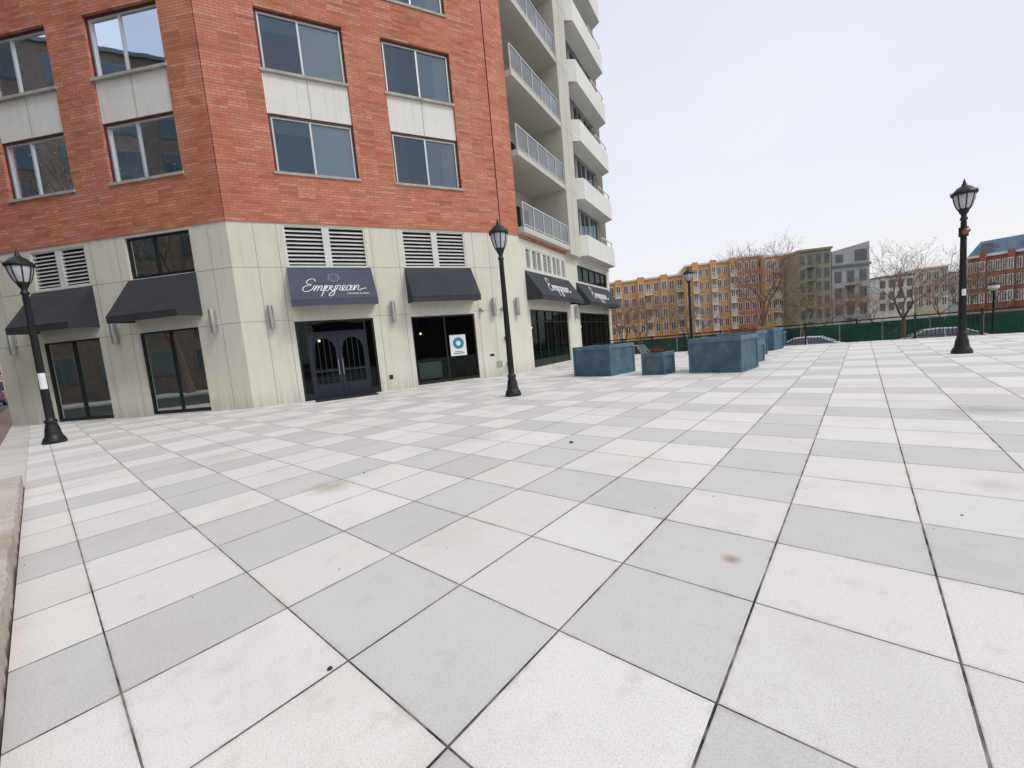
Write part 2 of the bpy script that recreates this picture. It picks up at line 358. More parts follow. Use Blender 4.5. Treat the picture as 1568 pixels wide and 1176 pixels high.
bulbm=bpy.data.materials.new('warm_bulb'); bulbm.use_nodes=True; bb=bulbm.node_tree.nodes['Principled BSDF']; bb.inputs['Emission Color'].default_value=(1,.6,.3,1); bb.inputs['Emission Strength'].default_value=6
bulb=P('pendant_bulbs',bulbm,smooth=True)
film=P('window_privacy_film',simple('frosted_film',(.15,.25,.21),.4,0,.1))
for F,a0,a1 in ((FL,1.72,4.04),(FL,5.78,8.19),(FS,.61,5.44),(FS,7.56,13.9)): film.fq(F,a0,a1,.12,.72 if F is FL else .95,-.15)
def furnish(F,a0,a1,z0,z1,o,dep):
    interior(F,a0,a1,z0,z1,o-.06,dep,sr)
    if z0>3: return
    w=a1-a0
    for k in range(max(1,int(w/1.4))):
        s_=a0+.7+k*1.4
        if s_>a1-.4: break
        c=F(s_,0,o-1.2); tbl.lathe((c.x,c.y,.0),[(.03,.0),(.03,.72),(.38,.72),(.38,.76),(0,.76)],12)
        for ds in (-.55,.55):
            q=s_+ds
            if a0+.25<q<a1-.25:
                chr_.box(F,q-.2,q+.2,.42,.48,o-1.4,o-1.0); chr_.box(F,q-.2,q+.2,.48,.95,o-1.44,o-1.4)
                chr_.box(F,q-.2,q-.17,.0,.42,o-1.4,o-1.37); chr_.box(F,q+.17,q+.2,.0,.42,o-1.03,o-1.0)
        c=F(s_+.1,2.25,o-1.7); bulb.lathe((c.x,c.y,c.z),[(0,-.05),(.04,-.03),(.05,0),(.03,.04),(0,.05)],8)
def entrance(F,a0,a1,z1):
    t=.07; o=-.08
    blk.box(F,a0,a0+t,0,z1,o-.08,o+.03); blk.box(F,a1-t,a1,0,z1,o-.08,o+.03); blk.box(F,a0+t,a1-t,z1-t,z1,o-.08,o+.03)
    d0,d1=a0+.38,a1-.38; zt=2.42
    blk.box(F,d0-.06,d0,0,z1-t,o-.07,o+.028); blk.box(F,d1,d1+.06,0,z1-t,o-.07,o+.028)
    blk.box(F,a0+t,d0-.06,0,.25,o-.06,o+.02); blk.box(F,d1+.06,a1-t,0,.25,o-.06,o+.02)
    blk.box(F,d0,d1,zt,zt+.08,o-.07,o+.027)
    shop.fq(F,a0+t,a1-t,.2,z1-t,o-.045)
    mid=(d0+d1)/2
    for (x0,x1) in ((d0,mid-.006),(mid+.006,d1)):
        s_=.11
        door.box(F,x0,x0+s_,.02,zt,o-.04,o+.015); door.box(F,x1-s_,x1,.02,zt,o-.04,o+.015)
        door.box(F,x0+s_,x1-s_,.02,.55,o-.04,o+.013); door.box(F,x0+s_,x1-s_,zt-.13,zt,o-.04,o+.013)
        door.box(F,x0+s_+.08,x1-s_-.08,.12,.46,o+.012,o+.03)
        door.box(F,x0+s_,x1-s_,1.0,1.07,o-.035,o+.011)
        w=(x1-x0-2*s_)
        for i in range(1,4): 
            xx=x0+s_+w*i/4; door.box(F,xx-.012,xx+.012,.55,zt-.13,o-.03,o+.008)
        cx=(x0+x1)/2; R_=w/2; n=10
        for i in range(n):
            a=math.pi*i/n; b_=math.pi*(i+1)/n; zc=zt-.13-R_
            p=lambda an,r,oo:F(cx+r*math.cos(an),zc+r*math.sin(an),oo)
            door.poly([p(a,R_,o+.01),p(b_,R_,o+.01),p(b_,R_-.04,o+.01),p(a,R_-.04,o+.01)])
            xa=cx+R_*math.cos(a); xb=cx+R_*math.cos(b_)
            door.poly([F(xa,zc+R_*math.sin(a),o+.009),F(xb,zc+R_*math.sin(b_),o+.009),F(xb,zt-.13,o+.009),F(xa,zt-.13,o+.009)])
        hx=x1-.07 if x1<=mid else x0+.07
        sc.tube(F(hx,.85,o+.07),F(hx,1.45,o+.07),.016,.016,8,True)
        for z in (.9,1.4): sc.tube(F(hx,z,o+.01),F(hx,z,o+.07),.01,.01,6)
    room2.append((F,a0,a1,0,z1,o,3.2))
entrance(FM,1.62,4.36,2.92)
mt=Part('doormat',M_MAT,None,bevel=.008); mt.box(FM,1.95,4.1,.001,.022,.05,1.05); mt.done()
def awning(F,a0,a1,z0,z1,p,part,val=.22):
    part.poly([F(a0,z1,.004),F(a1,z1,.004),F(a1,z0+val,p),F(a0,z0+val,p)])
    part.poly([F(a0,z0+val,p),F(a1,z0+val,p),F(a1,z0,p),F(a0,z0,p)])
    for a in (a0,a1): part.poly([F(a,z1,.004),F(a,z0+val,p),F(a,z0,p),F(a,z0+.06,.004)])
    blk.tube(F(a0,z0+.02,p-.02),F(a1,z0+.02,p-.02),.02,.02,6); 
    part.box(F,a0,a1,z0+val-.012,z0+val+.004,p-.004,p+.006)
awning(FM,1.62,4.5,3.36,4.84,.85,awnB); awning(FM,5.8,8.66,3.36,4.84,.85,awnD)
awning(FL,1.4,4.1,3.30,4.84,.95,awnD); awning(FL,5.6,8.2,3.30,4.84,.95,awnD)
def slopemat(F,s0,f,p=.85,z0=3.36,z1=4.84,val=.22,off=.014):
    top=F(s0,z1,0); bot=F(s0,z0+val,p); up=(top-bot).normalized(); x=F.h; n=x.cross(up).normalized(); pos=bot.lerp(top,f)+n*off
    return Matrix(((x.x,up.x,n.x,pos.x),(x.y,up.y,n.y,pos.y),(x.z,up.z,n.z,pos.z),(0,0,0,1)))
SCRIPT=[[(1.15,1.75),(.95,2.15),(.35,2.1),(.12,1.65),(.3,1.3),(.75,1.18),(.15,.95),(-.1,.45),(.1,.03),(.6,.0),(1.05,.35),(1.35,.95),(1.28,.02)],
[(1.3,.3),(1.5,.8),(1.72,.95),(1.75,.6),(1.7,.02)],[(1.72,.3),(1.92,.8),(2.12,.95),(2.15,.5),(2.2,.08),(2.45,.3),(2.68,1.0),(2.55,0),(2.42,-.95)],
[(2.6,.4),(2.85,.92),(3.15,.85),(3.15,.3),(2.85,.02),(2.62,.2)],[(3.15,.5),(3.4,.95),(3.38,.25),(3.6,.05),(3.85,.4),(3.98,.95),(3.95,0),(3.72,-.85),(3.4,-.85),(3.5,-.35),(4.1,.3),(4.35,.98),(4.55,.82),(4.5,.2),(4.68,.05),(5.0,.45),(5.15,.8),(4.98,.98),(4.8,.55),(4.98,.05),(5.35,.2)],
[(5.95,.82),(5.6,.95),(5.38,.5),(5.5,.05),(5.8,.2),(5.98,.9),(5.95,.15),(6.15,.1),(6.35,.6),(6.42,.95),(6.38,.02)],[(6.4,.3),(6.62,.8),(6.85,.95),(6.9,.4),(7.0,.05),(7.5,.3),(8.0,.42)]]
def script(F,s0,f,width,name,th=.02):
    cu=bpy.data.curves.new(name,'CURVE'); cu.dimensions='3D'; cu.bevel_depth=th; cu.bevel_resolution=1; k=width/8.
    for st in SCRIPT:
        sp_=cu.splines.new('BEZIER'); sp_.bezier_points.add(len(st)-1)
        for bpnt,(x,y) in zip(sp_.bezier_points,st):
            bpnt.co=((x-3.9+.3*y)*k,(y-.6)*k,0); bpnt.handle_left_type=bpnt.handle_right_type='AUTO'
    cu.materials.append(M_LETTER); ob=bpy.data.objects.new(name,cu); COL.objects.link(ob)
    ob.parent=BLD; ob.matrix_parent_inverse=Matrix.Translation(BLD.location).inverted(); ob.matrix_basis=slopemat(F,s0,f)@Matrix.Diagonal((1,1,.3,1))
script(FM,3.05,.34,2.1,'awning_lettering',.017); script(FS,3.3,.42,3.0,'awning_lettering_side',.028); script(FS,10.4,.42,3.4,'awning_lettering_end',.032)
cu=bpy.data.curves.new('awning_small_lettering','FONT'); cu.body='LOUNGE & GRILL'; cu.size=.10; cu.align_x='CENTER'; cu.extrude=.002; cu.materials.append(M_LETTER)
ob=bpy.data.objects.new('awning_small_lettering',cu); COL.objects.link(ob); ob.parent=BLD; ob.matrix_parent_inverse=Matrix.Translation(BLD.location).inverted(); ob.matrix_basis=slopemat(FM,3.85,.12)
def ring(F,s0,f,r,part):
    Mx=slopemat(F,s0,f,off=.01); k=24
    for i in range(k):
        a=2*math.pi*i/k;b_=2*math.pi*(i+1)/k
        part.poly([Mx@Vector((math.cos(t)*q,math.sin(t)*q,0)) for t,q in ((a,r),(b_,r),(b_,r*.82),(a,r*.82))])
logo=P('awning_logo',simple('mauve_print',(.24,.22,.34),.6,0,.01)); ring(FM,3.1,.66,.2,logo); ring(FM,3.1,.66,.1,logo)
def sconce(F,s_,z,h=.82):
    c=F(s_,z,.14)
    sc.lathe((c.x,c.y,c.z),[(0,-h/2),(.085,-h/2),(.09,-h/2+.02),(.09,h/2-.02),(.085,h/2),(0,h/2)],16)
    sc.box(F,s_-.05,s_+.05,z-.12,z+.12,.0,.07)
for s_ in (.93,5.14,9.55): sconce(FM,s_,3.1)
for s_ in (.93,4.92,9.35): sconce(FL,s_,3.1)
for s_ in (8.95,10.0): 
    sc.box(FM,s_-.05,s_+.05,3.0,3.1,0,.12); c=FM(s_,2.95,.16); sc.lathe((c.x,c.y,c.z),[(.03,0.1),(.05,.05),(.07,-.04),(0,-.03)],10)
redp.box(FM,9.98,10.12,1.62,1.78,0,.09)
sc.box(FM,9.5,9.75,.45,.7,0,.05); blk.box(FM,4.72,4.86,.45,.62,0,.02)
sc.tube(FM(10.02,.55,0),FM(10.02,.55,.22),.06,.06,10,True); sc.tube(FM(9.94,.55,.2),FM(9.9,.5,.3),.045,.045,8,True); sc.tube(FM(10.1,.55,.2),FM(10.14,.5,.3),.045,.045,8,True)
blk.box(FM,9.2,9.4,.95,1.05,0,.01)
paper.box(FM,7.42,8.15,1.12,2.02,-.125,-.12); 
for i in range(20):
    a=2*math.pi*i/20;b_=2*math.pi*(i+1)/20
    teal.poly([FM(7.8+r*math.cos(t),1.66+r*math.sin(t),-.117) for t,r in ((a,.25),(b_,.25),(b_,.11),(a,.11))])
teal.box(FM,7.55,8.02,1.2,1.24,-.119,-.117); teal.box(FM,7.6,7.95,1.28,1.31,-.119,-.117)
paper.box(FM,6.1,7.1,.25,.95,-.6,-.59)
# --- section S
SL=14.6
SH=[(.55,5.5,.15,3.0),(.6,5.6,4.95,5.95),(7.5,14.0,.15,3.0),(7.6,14.0,4.95,5.95)]
wall(stone,FS,0,6.3,-.02,6.30,SH[:2],0,.2); wall(stone,FS,6.3,SL,-2,6.30,SH[2:],0,.2)
wall(brick,FS,0,5.7,6.30,6.75,[],.03)
for i in range(4): louver(FS,.6+i*1.25,1.85+i*1.25,4.95,5.95)
shopwin(FS,7.6,14.0,4.95,5.95,[7.6+1.28*i for i in range(1,5)])
shopwin(FS,.55,5.5,.15,3.0,[.55+.99*i for i in range(1,5)],2.4,base=.25); shopwin(FS,7.5,14.0,.15,3.0,[7.5+1.083*i for i in range(1,6)],2.4,base=.25)
awning(FS,.35,6.0,3.36,4.84,.85,awnD); awning(FS,7.2,14.1,3.36,4.84,.85,awnD)
sconce(FF,.5,3.1); sconce(FS,6.6,3.0)
FZ=[6.75+3.4*k for k in range(7)]
BE=5.7
for k,z in enumerate(FZ):
    zt=z+3.4
    beige.box(FS,.0,BE,z-.26,z,-1.9,.35)
    beige.fq(FS,0,BE,z,zt-.26,-1.9)
    beige.poly([FS(0,z,-1.9),FS(0,z,0),FS(0,zt-.26,0),FS(0,zt-.26,-1.9)],[(0,z),(1.9,z),(1.9,zt),(0,zt)])
    for (d0,d1) in ((.5,2.6),(3.1,5.2)):
        alu.box(FS,d0,d0+.07,z,z+2.3,-1.89,-1.84); alu.box(FS,d1-.07,d1,z,z+2.3,-1.89,-1.84); alu.box(FS,d0,d1,z+2.3,z+2.37,-1.89,-1.84); alu.box(FS,(d0+d1)/2-.04,(d0+d1)/2+.04,z,z+2.3,-1.885,-1.835)
        gs.fq(FS,d0,d1,z,z+2.3,-1.86); dark.fq(FS,d0,d1,z,z+2.3,-1.88)
    balr.box(FS,.05,BE-.05,z+1.06,z+1.11,.27,.33); balr.box(FS,.05,BE-.05,z+.08,z+.12,.28,.32)
    for i in range(6):
        s_=.07+i*1.11; balr.box(FS,s_-.025,s_+.025,z,z+1.06,.275,.325)
    balg.fq(FS,.08,BE-.08,z+.13,z+1.05,.30)
    e0,e1=7.95,13.9
    white.box(FS,e0,e1,z-.30,z+.95,-.2,.72)
    white.poly([FS(e0,z-.30,.72),FS(e0,z+.95,.72),FS(7.4,z+.95,0),FS(7.4,z-.30,0)])
    white.poly([FS(e1,z-.30,.72),FS(e1,z+.95,.72),FS(e1+.75,z+.95,-.4),FS(e1+.75,z-.30,-.4)])
    white.poly([FS(e1,z-.30,.72),FS(e1+.75,z-.3,-.4),FS(e1,z-.3,-.4)])
    white.poly([FS(e1,z+.95,.72),FS(e1+.75,z+.95,-.4),FS(e1,z+.95,-.4)])
    beige.fq(FS,7.4,e1,z+.95,zt-.3,-.45)
    for i in range(3):
        d0=8.1+i*1.95; d1=d0+1.75
        alu.box(FS,d0,d0+.06,z+.96,zt-.32,-.44,-.36); alu.box(FS,d1-.06,d1,z+.96,zt-.32,-.44,-.36); alu.box(FS,(d0+d1)/2-.03,(d0+d1)/2+.03,z+.96,zt-.32,-.44,-.37)
        gs.fq(FS,d0,d1,z+.96,zt-.31,-.40); dark.fq(FS,d0,d1,z+.96,zt-.31,-.43)
    balr.box(FS,11.2,e1-.05,z+1.35,z+1.40,.6,.65)
    for i in range(3): balr.box(FS,11.2+i*1.2,11.24+i*1.2,z+.95,z+1.35,.6,.65)
beige.box(FS,BE,7.4,6.30,31,-1.9,.38)
beige.box(FS,0,BE,30.3,31,-1.9,.35)
joint.box(FS,6.55,6.57,6.3,31,.37,.383)
for z in FZ[1:]: joint.box(FS,BE+.01,7.39,z-.13,z-.115,.37,.384)
white.box(FS,7.4,SL,6.302,6.44,-.2,.1)
FSe=Fr(tuple(FS(SL,0,0)),-60,1)
wall(beige,FSe,0,14,-2,31,[])
# a few things people keep on balconies
bc=P('balcony_furniture',M_BLACK)
for k,a in ((0,1.2),(1,3.6),(2,2.0),(3,4.2)):
    z=FZ[k]
    bc.box(FS,a,a+.5,z+.42,z+.46,-1.2,-.7); bc.box(FS,a,a+.5,z+.46,z+.95,-1.24,-1.2)
    for da in (0,.46):
        for o_ in (-1.2,-.74): bc.box(FS,a+da,a+da+.04,z,z+.42,o_,o_+.04)
bc.done()
for q in room2: furnish(*q)
for p_ in (brick,stone,white,beige,joint,redf,alu,sill,gl,gs,shop,blk,room,dark,blind,curt,louv,awnD,awnB,door,sc,balg,balr,paper,teal,redp,sr,tbl,chr_,bulb,film,logo): p_.done()
rf=P('roof',M_SILL); 
rf.poly([FM(0,30,0),FM(10.25,30,0),FF(1.07,30,0),FS(SL,30,0),FSe(14,30,0),FE(14,30,0),FL(10.3,30,0)]); rf.done()

# ------------------------------------------------------------------ ground
AX=rad(40.8)
def tileobj(name,mt_,polys,z=0):
    me=bpy.data.meshes.new(name); v=[];f=[]
    for p in polys:
        i=len(v); v+=[(a,b_,zz) for a,b_,zz in p]; f.append(tuple(range(i,i+len(p))))
    me.from_pydata(v,[],f); me.materials.append(mt_); o=bpy.data.objects.new(name,me); COL.objects.link(o); o.rotation_euler=(0,0,-AX); o.location=(0,0,z); return o
def bx(u0,u1,v0,v1,z0,z1):
    return [[(u0,v0,z1),(u1,v0,z1),(u1,v1,z1),(u0,v1,z1)],[(u0,v0,z0),(u1,v0,z0),(u1,v0,z1),(u0,v0,z1)],[(u0,v1,z0),(u1,v1,z0),(u1,v1,z1),(u0,v1,z1)],[(u0,v0,z0),(u0,v1,z0),(u0,v1,z1),(u0,v0,z1)],[(u1,v0,z0),(u1,v1,z0),(u1,v1,z1),(u1,v0,z1)]]
EV=26.0; ZS=-1.32
tileobj('plaza_pavement',M_TILE,bx(-42,60,-.27,EV,-2.0,0))
tileobj('terrain_ground',M_GROUND,[[(-900,-900,ZS-.06),(900,-900,ZS-.06),(900,900,ZS-.06),(-900,900,ZS-.06)]])
tileobj('street_road',M_ASPH,bx(-260,60,-14,-1.6,-1.9,-.14))
tileobj('brick_sidewalk',M_BRWN,bx(-120,60,-1.6,-.75,-1.9,-.02))
tileobj('far_sidewalk',M_WALK,bx(-260,60,-19,-14,-1.9,-.02))
tileobj('granite_edging',M_WALK,bx(-42,-9.2,-.75,-.272,-.5,.004))
gc=tileobj('granite_curb',M_GRAN,sum([bx(u0,u0+2.38,-.80,-.276,-.3,.17) for u0 in [-9.2+2.4*k for k in range(12)]],[]))
bm=bmesh.new(); bm.from_mesh(gc.data); bmesh.ops.remove_doubles(bm,verts=bm.verts,dist=1e-4)
bmesh.ops.subdivide_edges(bm,edges=[e_ for e_ in bm.edges if abs(e_.verts[0].co.x-e_.verts[1].co.x)>1],cuts=24)
rr=random.Random(5)
for vv in bm.verts:
    if vv.co.z>.1 and vv.co.y>-.5: vv.co.y+=rr.uniform(-.022,.0); vv.co.z+=rr.uniform(-.012,.003)
bm.to_mesh(gc.data); bm.free()
tileobj('rear_street_road',M_ASPH,[[(-80,29,ZS),(200,29,ZS),(200,41,ZS),(-80,41,ZS)]])
tileobj('rear_sidewalk',M_WALK,bx(-80,200,26.3,29,ZS-.05,ZS+.12))

# ------------------------------------------------------------------ railing along plaza edge
def uvF(u,v,z=0):
    x,y=xy(u,v); return Vector((x,y,z))
FR=Fr(xy(-14.2,EV-.15),130.8,1)
ral=Part('metal_railing',M_BLACK)
Lr=62
ral.box(FR,0,Lr,1.0,1.06,-.03,.03); ral.box(FR,0,Lr,.86,.89,-.018,.018); ral.box(FR,0,Lr,.10,.13,-.018,.018)
for i in range(int(Lr/2.0)+1):
    s_=i*2.0; ral.box(FR,s_-.035,s_+.035,0,1.12,-.034,.036)
i=0
while i*.13<Lr:
    s_=i*.13
    if (s_%2.0)>.06: ral.box(FR,s_-.011,s_+.011,.13,.86,-.011,.011)
    i+=1
ral.done()
gfn=empty('construction_fence',tuple(uvF(0,43,ZS)))
FG=Fr(tuple(uvF(-30,43,ZS)),130.8,1)
g1=Part('mesh_fabric',M_GREENF,gfn); g2=Part('fence_posts',M_SCONCE,gfn)
for i in range(48):
    a0=i*2.6; 
    for k in range(5):
        x0=a0+.04+k*.504; x1=x0+.504; o0=.05*math.sin(i*1.7+k*1.3); o1=.05*math.sin(i*1.7+(k+1)*1.3)
        tp=1.85+.04*math.sin(i*2.1)
        g1.poly([FG(x0,.05,o0),FG(x1,.05,o1),FG(x1,tp,o1*.2),FG(x0,tp,o0*.2)])
    g2.tube(FG(a0,0,-.05),FG(a0,2.05,-.05),.03,.03,6); g2.tube(FG(a0,1.95,-.05),FG(a0+2.6,1.95,-.05),.02,.02,5)
g1.done(); g2.done()

# ------------------------------------------------------------------ street lamps
def lamp(x,y,z0=0,s=1.0):
    e=empty('street_lamp',(x,y,z0))
    post=Part('post',M_BLACK,e,smooth=True); c=(x,y,z0)
    pr=[(0,0),(.22,0),(.22,.07),(.20,.10),(.20,.13),(.165,.17),(.15,.24),(.135,.36),(.115,.44),(.10,.50),(.12,.53),(.12,.56),(.085,.60),(.075,.70),(.07,1.2),(.062,2.2),(.055,3.2),(.052,3.62),(.075,3.64),(.08,3.68),(.06,3.71),(.05,3.76),(.07,3.80),(.095,3.84),(.10,3.88),(.12,3.90),(.13,3.93),(0,3.93)]
    post.lathe(c,[(r*s,z*s) for r,z in pr],20)
    for k in range(10):
        a=2*math.pi*k/10; d=Vector((math.cos(a),math.sin(a),0))
        post.tube(Vector(c)+d*.075*s+Vector((0,0,.6*s)),Vector(c)+d*.053*s+Vector((0,0,3.6*s)),.011*s,.008*s,5)
    glp=Part('lantern_glass',M_LAMPG,e,smooth=True)
    glp.lathe(c,[(r*s,z*s) for r,z in [(.12,3.93),(.16,4.02),(.20,4.18),(.215,4.28),(.205,4.33)]],16)
    cap=Part('lantern_cap',M_BLACK,e,smooth=True)
    cap.lathe(c,[(r*s,z*s) for r,z in [(.19,4.29),(.25,4.29),(.27,4.33),(.25,4.37),(.20,4.42),(.14,4.49),(.07,4.53),(.05,4.56),(.055,4.58),(.03,4.60),(.035,4.63),(.02,4.66),(.0,4.74)]],20)
    for k in range(8):
        a=2*math.pi*k/8+.2; d=Vector((math.cos(a),math.sin(a),0)); pts=[(.125,3.93),(.165,4.02),(.205,4.18),(.222,4.31)]
        for q in range(3): cap.tube(Vector(c)+d*pts[q][0]*s+Vector((0,0,pts[q][1]*s)),Vector(c)+d*pts[q+1][0]*s+Vector((0,0,pts[q+1][1]*s)),.013*s,.013*s,5)
        cap.tube(Vector(c)+d*.25*s+Vector((0,0,4.34*s)),Vector(c)+d*.275*s+Vector((0,0,4.41*s)),.014*s,.004*s,4)
    post.done(); glp.done(); cap.done()
    return e
def paper_on(e,x,y,z0,z1,wa=.8,off=0):
    p=Part('paper_notice',M_PAPER,e); d=Vector((-x,-y,0)).normalized(); h=Vector((-d.y,d.x,0)); n=6; c=Vector((x,y,0))
    for i in range(n):
        a=(i/n-.5)*wa*2+off; b_=((i+1)/n-.5)*wa*2+off; r=.088
        q=lambda t,z:c+d*r*math.cos(t)+h*r*math.sin(t)+Vector((0,0,z))
        p.poly([q(a,z0),q(b_,z0),q(b_,z1),q(a,z1)])
    p.done()
e=lamp(-11.44,10.09); paper_on(e,-11.44,10.09,1.35,1.74)
lamp(.01,11.11)
e=lamp(12.66,11.42); paper_on(e,12.66,11.42,1.6,1.78,.5,.3)
fx=Part('clamp_light',simple('copper_fixture',(.30,.15,.10),.4,.5),e,smooth=True)
fx.tube((12.6,11.35,3.30),(12.56,11.24,3.33),.06,.075,12,True); fx.done()
fx=Part('speaker_box',M_BLACK,e); fx.tube((12.66,11.42,3.2),(12.66,11.42,3.45),.10,.10,10,True); fx.done()
lamp(10.05,22.55)
def globe(x,y,z0,h):
    e=empty('globe_street_lamp',(x,y,z0)); p=Part('post',M_BLACK,e,smooth=True); p.lathe((x,y,z0),[(0,0),(.2,0),(.2,.1),(.1,.3),(.06,.6),(.05,h-.5),(.1,h-.45),(.1,h-.4),(0,h-.4)],12); p.done()
    g=Part('globe',M_PAPER,e,smooth=True); g.lathe((x,y,z0+h-.18),[(0,-.24),(.14,-.2),(.25,-.05),(.26,.05),(.18,.2),(0,.27)],14); g.done()
    c=Part('cap',M_BLACK,e,smooth=True); c.lathe((x,y,z0+h+.02),[(.2,0),(.28,.0),(.12,.14),(0,.22)],12); c.done()
globe(31.5,26.6,ZS+.1,3.6)

# ------------------------------------------------------------------ planters
def planter(cx,cy,w,h,kind=0,rot=47):
    e=empty('planter',(cx,cy,0)); F=Fr((cx,cy,0),rot,1)
    b_=Part('box',M_PLANT,e,bevel=.015); r=w/2
    b_.box(F,-r+.03,r-.03,.0,h-.0,-r+.03,r-.03); b_.done()
    rm=Part('rim',M_PLRIM,e,bevel=.01)
    for (a,c,d,g) in [(-r,r,-r,-r+.1),(-r,r,r-.1,r),(-r,-r+.1,-r+.1,r-.1),(r-.1,r,-r+.1,r-.1)]: rm.box(F,a,c,h-.10,h+.03,d,g)
    rm.done()
    k=Part('corner_boards',M_PLANT,e)
    for sx in (-1,1):
        for sy in (-1,1): 
            k.box(F,sx*(r-.045)-.045,sx*(r-.045)+.045,.06,h-.1,sy*(r-.045)-.04,sy*(r-.045)+.04)
    k.box(F,-r+.002,r-.002,.0,.06,-r+.002,r-.002); k.done()
    so=Part('soil',M_SOIL,e)
    so.poly([F(-r+.1,h+.005,-r+.1),F(r-.1,h+.005,-r+.1),F(r-.1,h+.005,r-.1),F(-r+.1,h+.005,r-.1)]); so.done()
    if kind:
        t=Part('red_twigs' if kind==1 else 'ground_cover',M_TWIGR if kind==1 else M_BUD2,e)
        for i in range(int(110*w)):
            p0=F(random.uniform(-r+.15,r-.15),h,random.uniform(-r+.15,r-.15)); 
            p1=p0+Vector((random.gauss(0,.09),random.gauss(0,.09),random.uniform(.05,.26)))
            t.tube(p0,p1,.006,.003,3)
            for q in range(2):
                c=p0.lerp(p1,random.random()); a=Vector((random.gauss(0,.03),random.gauss(0,.03),random.gauss(0,.03))); b2=Vector((random.gauss(0,.03),random.gauss(0,.03),random.gauss(0,.03)))
                t.poly([c,c+a,c+b2],[(0,0)]*3)
        t.done()
def planter_at_corner(x,y,w,h,kind=0,rot=47):
    d=hd(rot)*w/2+hd(rot-90)*w/2; planter(x+d.x,y+d.y,w,h,kind,rot)
planter_at_corner(3.42,13.95,1.60,1.04,0)
planter_at_corner(4.84,12.9,.78,.68,1)
planter_at_corner(6.60,11.65,1.52,1.02,0)
planter_at_corner(8.55,14.1,.8,.68,0)
planter_at_corner(9.9,16.4,1.5,1.0,1)
planter_at_corner(12.3,19.0,1.6,1.0,2)
planter_at_corner(14.2,21.3,.85,.75,1)

# ------------------------------------------------------------------ trees
def make_tree(h,seed,spread=1.0,budm=M_BUD,nleaf=1,depth=6):
    rnd=random.Random(seed); br=Part('branches',M_BARK); lf=Part('buds',budm)
    def leaf(p,s_):
        a=Vector((rnd.gauss(0,1),rnd.gauss(0,1),rnd.gauss(0,1))).normalized()*s_; b_=Vector((rnd.gauss(0,1),rnd.gauss(0,1),rnd.gauss(0,1))).normalized()*s_
        lf.poly([p,p+a,p+a+b_,p+b_],[(0,0)]*4)
    def grow(p,d,L,r,lv):
        n=3 if lv<3 else 2
        q=p; r=max(r,.0065)
        for i in range(n):
            d=(d+Vector((rnd.gauss(0,.10),rnd.gauss(0,.10),rnd.gauss(0.04,.07)))).normalized()
            q2=q+d*L/n; r2=r*(1-.25/n)
            br.tube(q,q2,r,r2,7 if lv<2 else (4 if lv<4 else 3)); q=q2; r=r2
            if lv>=2 and lv<depth and rnd.random()<.36:
                sd=(d+Vector((rnd.gauss(0,.6),rnd.gauss(0,.6),rnd.gauss(.1,.4)))).normalized(); grow(q,sd,L*.62,r*.6,lv+1)
        if lv>=depth:
            for _ in range(nleaf):
                if rnd.random()<.8: leaf(q+Vector((rnd.gauss(0,.10),rnd.gauss(0,.10),rnd.gauss(0,.10))),rnd.uniform(.025,.055))
            return
        k=3 if lv<2 else (3 if rnd.random()<.35 else 2)
        base=rnd.uniform(0,6.28)
        for i in range(k):
            an=base+2*math.pi*i/k+rnd.gauss(0,.3); sp=rnd.uniform(.35,.75)*spread
            x=d.orthogonal().normalized(); y=d.cross(x)
            nd=(d+ (x*math.cos(an)+y*math.sin(an))*sp).normalized()
            grow(q,nd,L*rnd.uniform(.70,.86),r*.68,lv+1)
    grow(Vector((0,0,0)),Vector((0,0,1)),h*.24,h*.017,0)
    return br,lf
trees={}
for nm,args in {'A':(9.6,3,1.1,M_BUD2,1),'B':(8.2,11,1.2,M_BUD2,1),'C':(9.0,23,1.15,M_BUD,3)}.items():
    br,lf=make_tree(*args); a=br.done(); b_=lf.done()
    zt=max(v.co.z for v in a.data.vertices); cx=sum(v.co.x for v in a.data.vertices)/len(a.data.vertices); cy=sum(v.co.y for v in a.data.vertices)/len(a.data.vertices)
    trees[nm]=(a.data,b_.data,zt,cx,cy,len(a.data.polygons)); print(nm,zt,cx,cy,len(a.data.polygons)); bpy.data.objects.remove(a); bpy.data.objects.remove(b_)
def tree(k,x,y,z=ZS,H_=9,rot=0):
    t=trees[k]; s=H_/t[2]
    ca,sa=math.cos(rot),math.sin(rot); ox=(t[3]*ca-t[4]*sa)*s*.7; oy=(t[3]*sa+t[4]*ca)*s*.7
    e=empty('bare_tree',(x-ox,y-oy,z)); e.scale=(s,s,s); e.rotation_euler=(0,0,rot)
    for nm,me in zip(('branches','buds'),t[:2]):
        o=bpy.data.objects.new(nm,me); COL.objects.link(o); o.parent=e
def at(px,depth): return (depth*((px-778.5)/.9958)/630.,depth)
for (k,px,Y,h_,r) in [('A',1165,28.5,8.6,.4),('C',1225,33,6.0,2.2),('B',985,32,6.0,1.0),('A',955,38,6.2,4.0),('B',1055,35,5.4,3.1),('C',1390,28.5,7.6,5.0),('B',1305,36,5.0,2.7),('A',1482,34,6.6,1.9),('C',1540,33,6.4,.8),('C',1335,44,5.6,4.4),('C',1268,46,6,.3),('B',1440,42,6.2,2.5)]:
    x,y=at(px,Y); tree(k,x,y,ZS,h_,r)
# street trees on the far side of the left street (they show in the window reflections)
for (k,u,v_,h_,r) in [('A',-24,-15.5,17,1),('A',-36,-15.5,16,3),('B',-48,-15.5,15,5),('A',-10,-15.5,15,4)]:
    x,y=xy(u,v_); tree(k,x,y,-.02,h_,r)

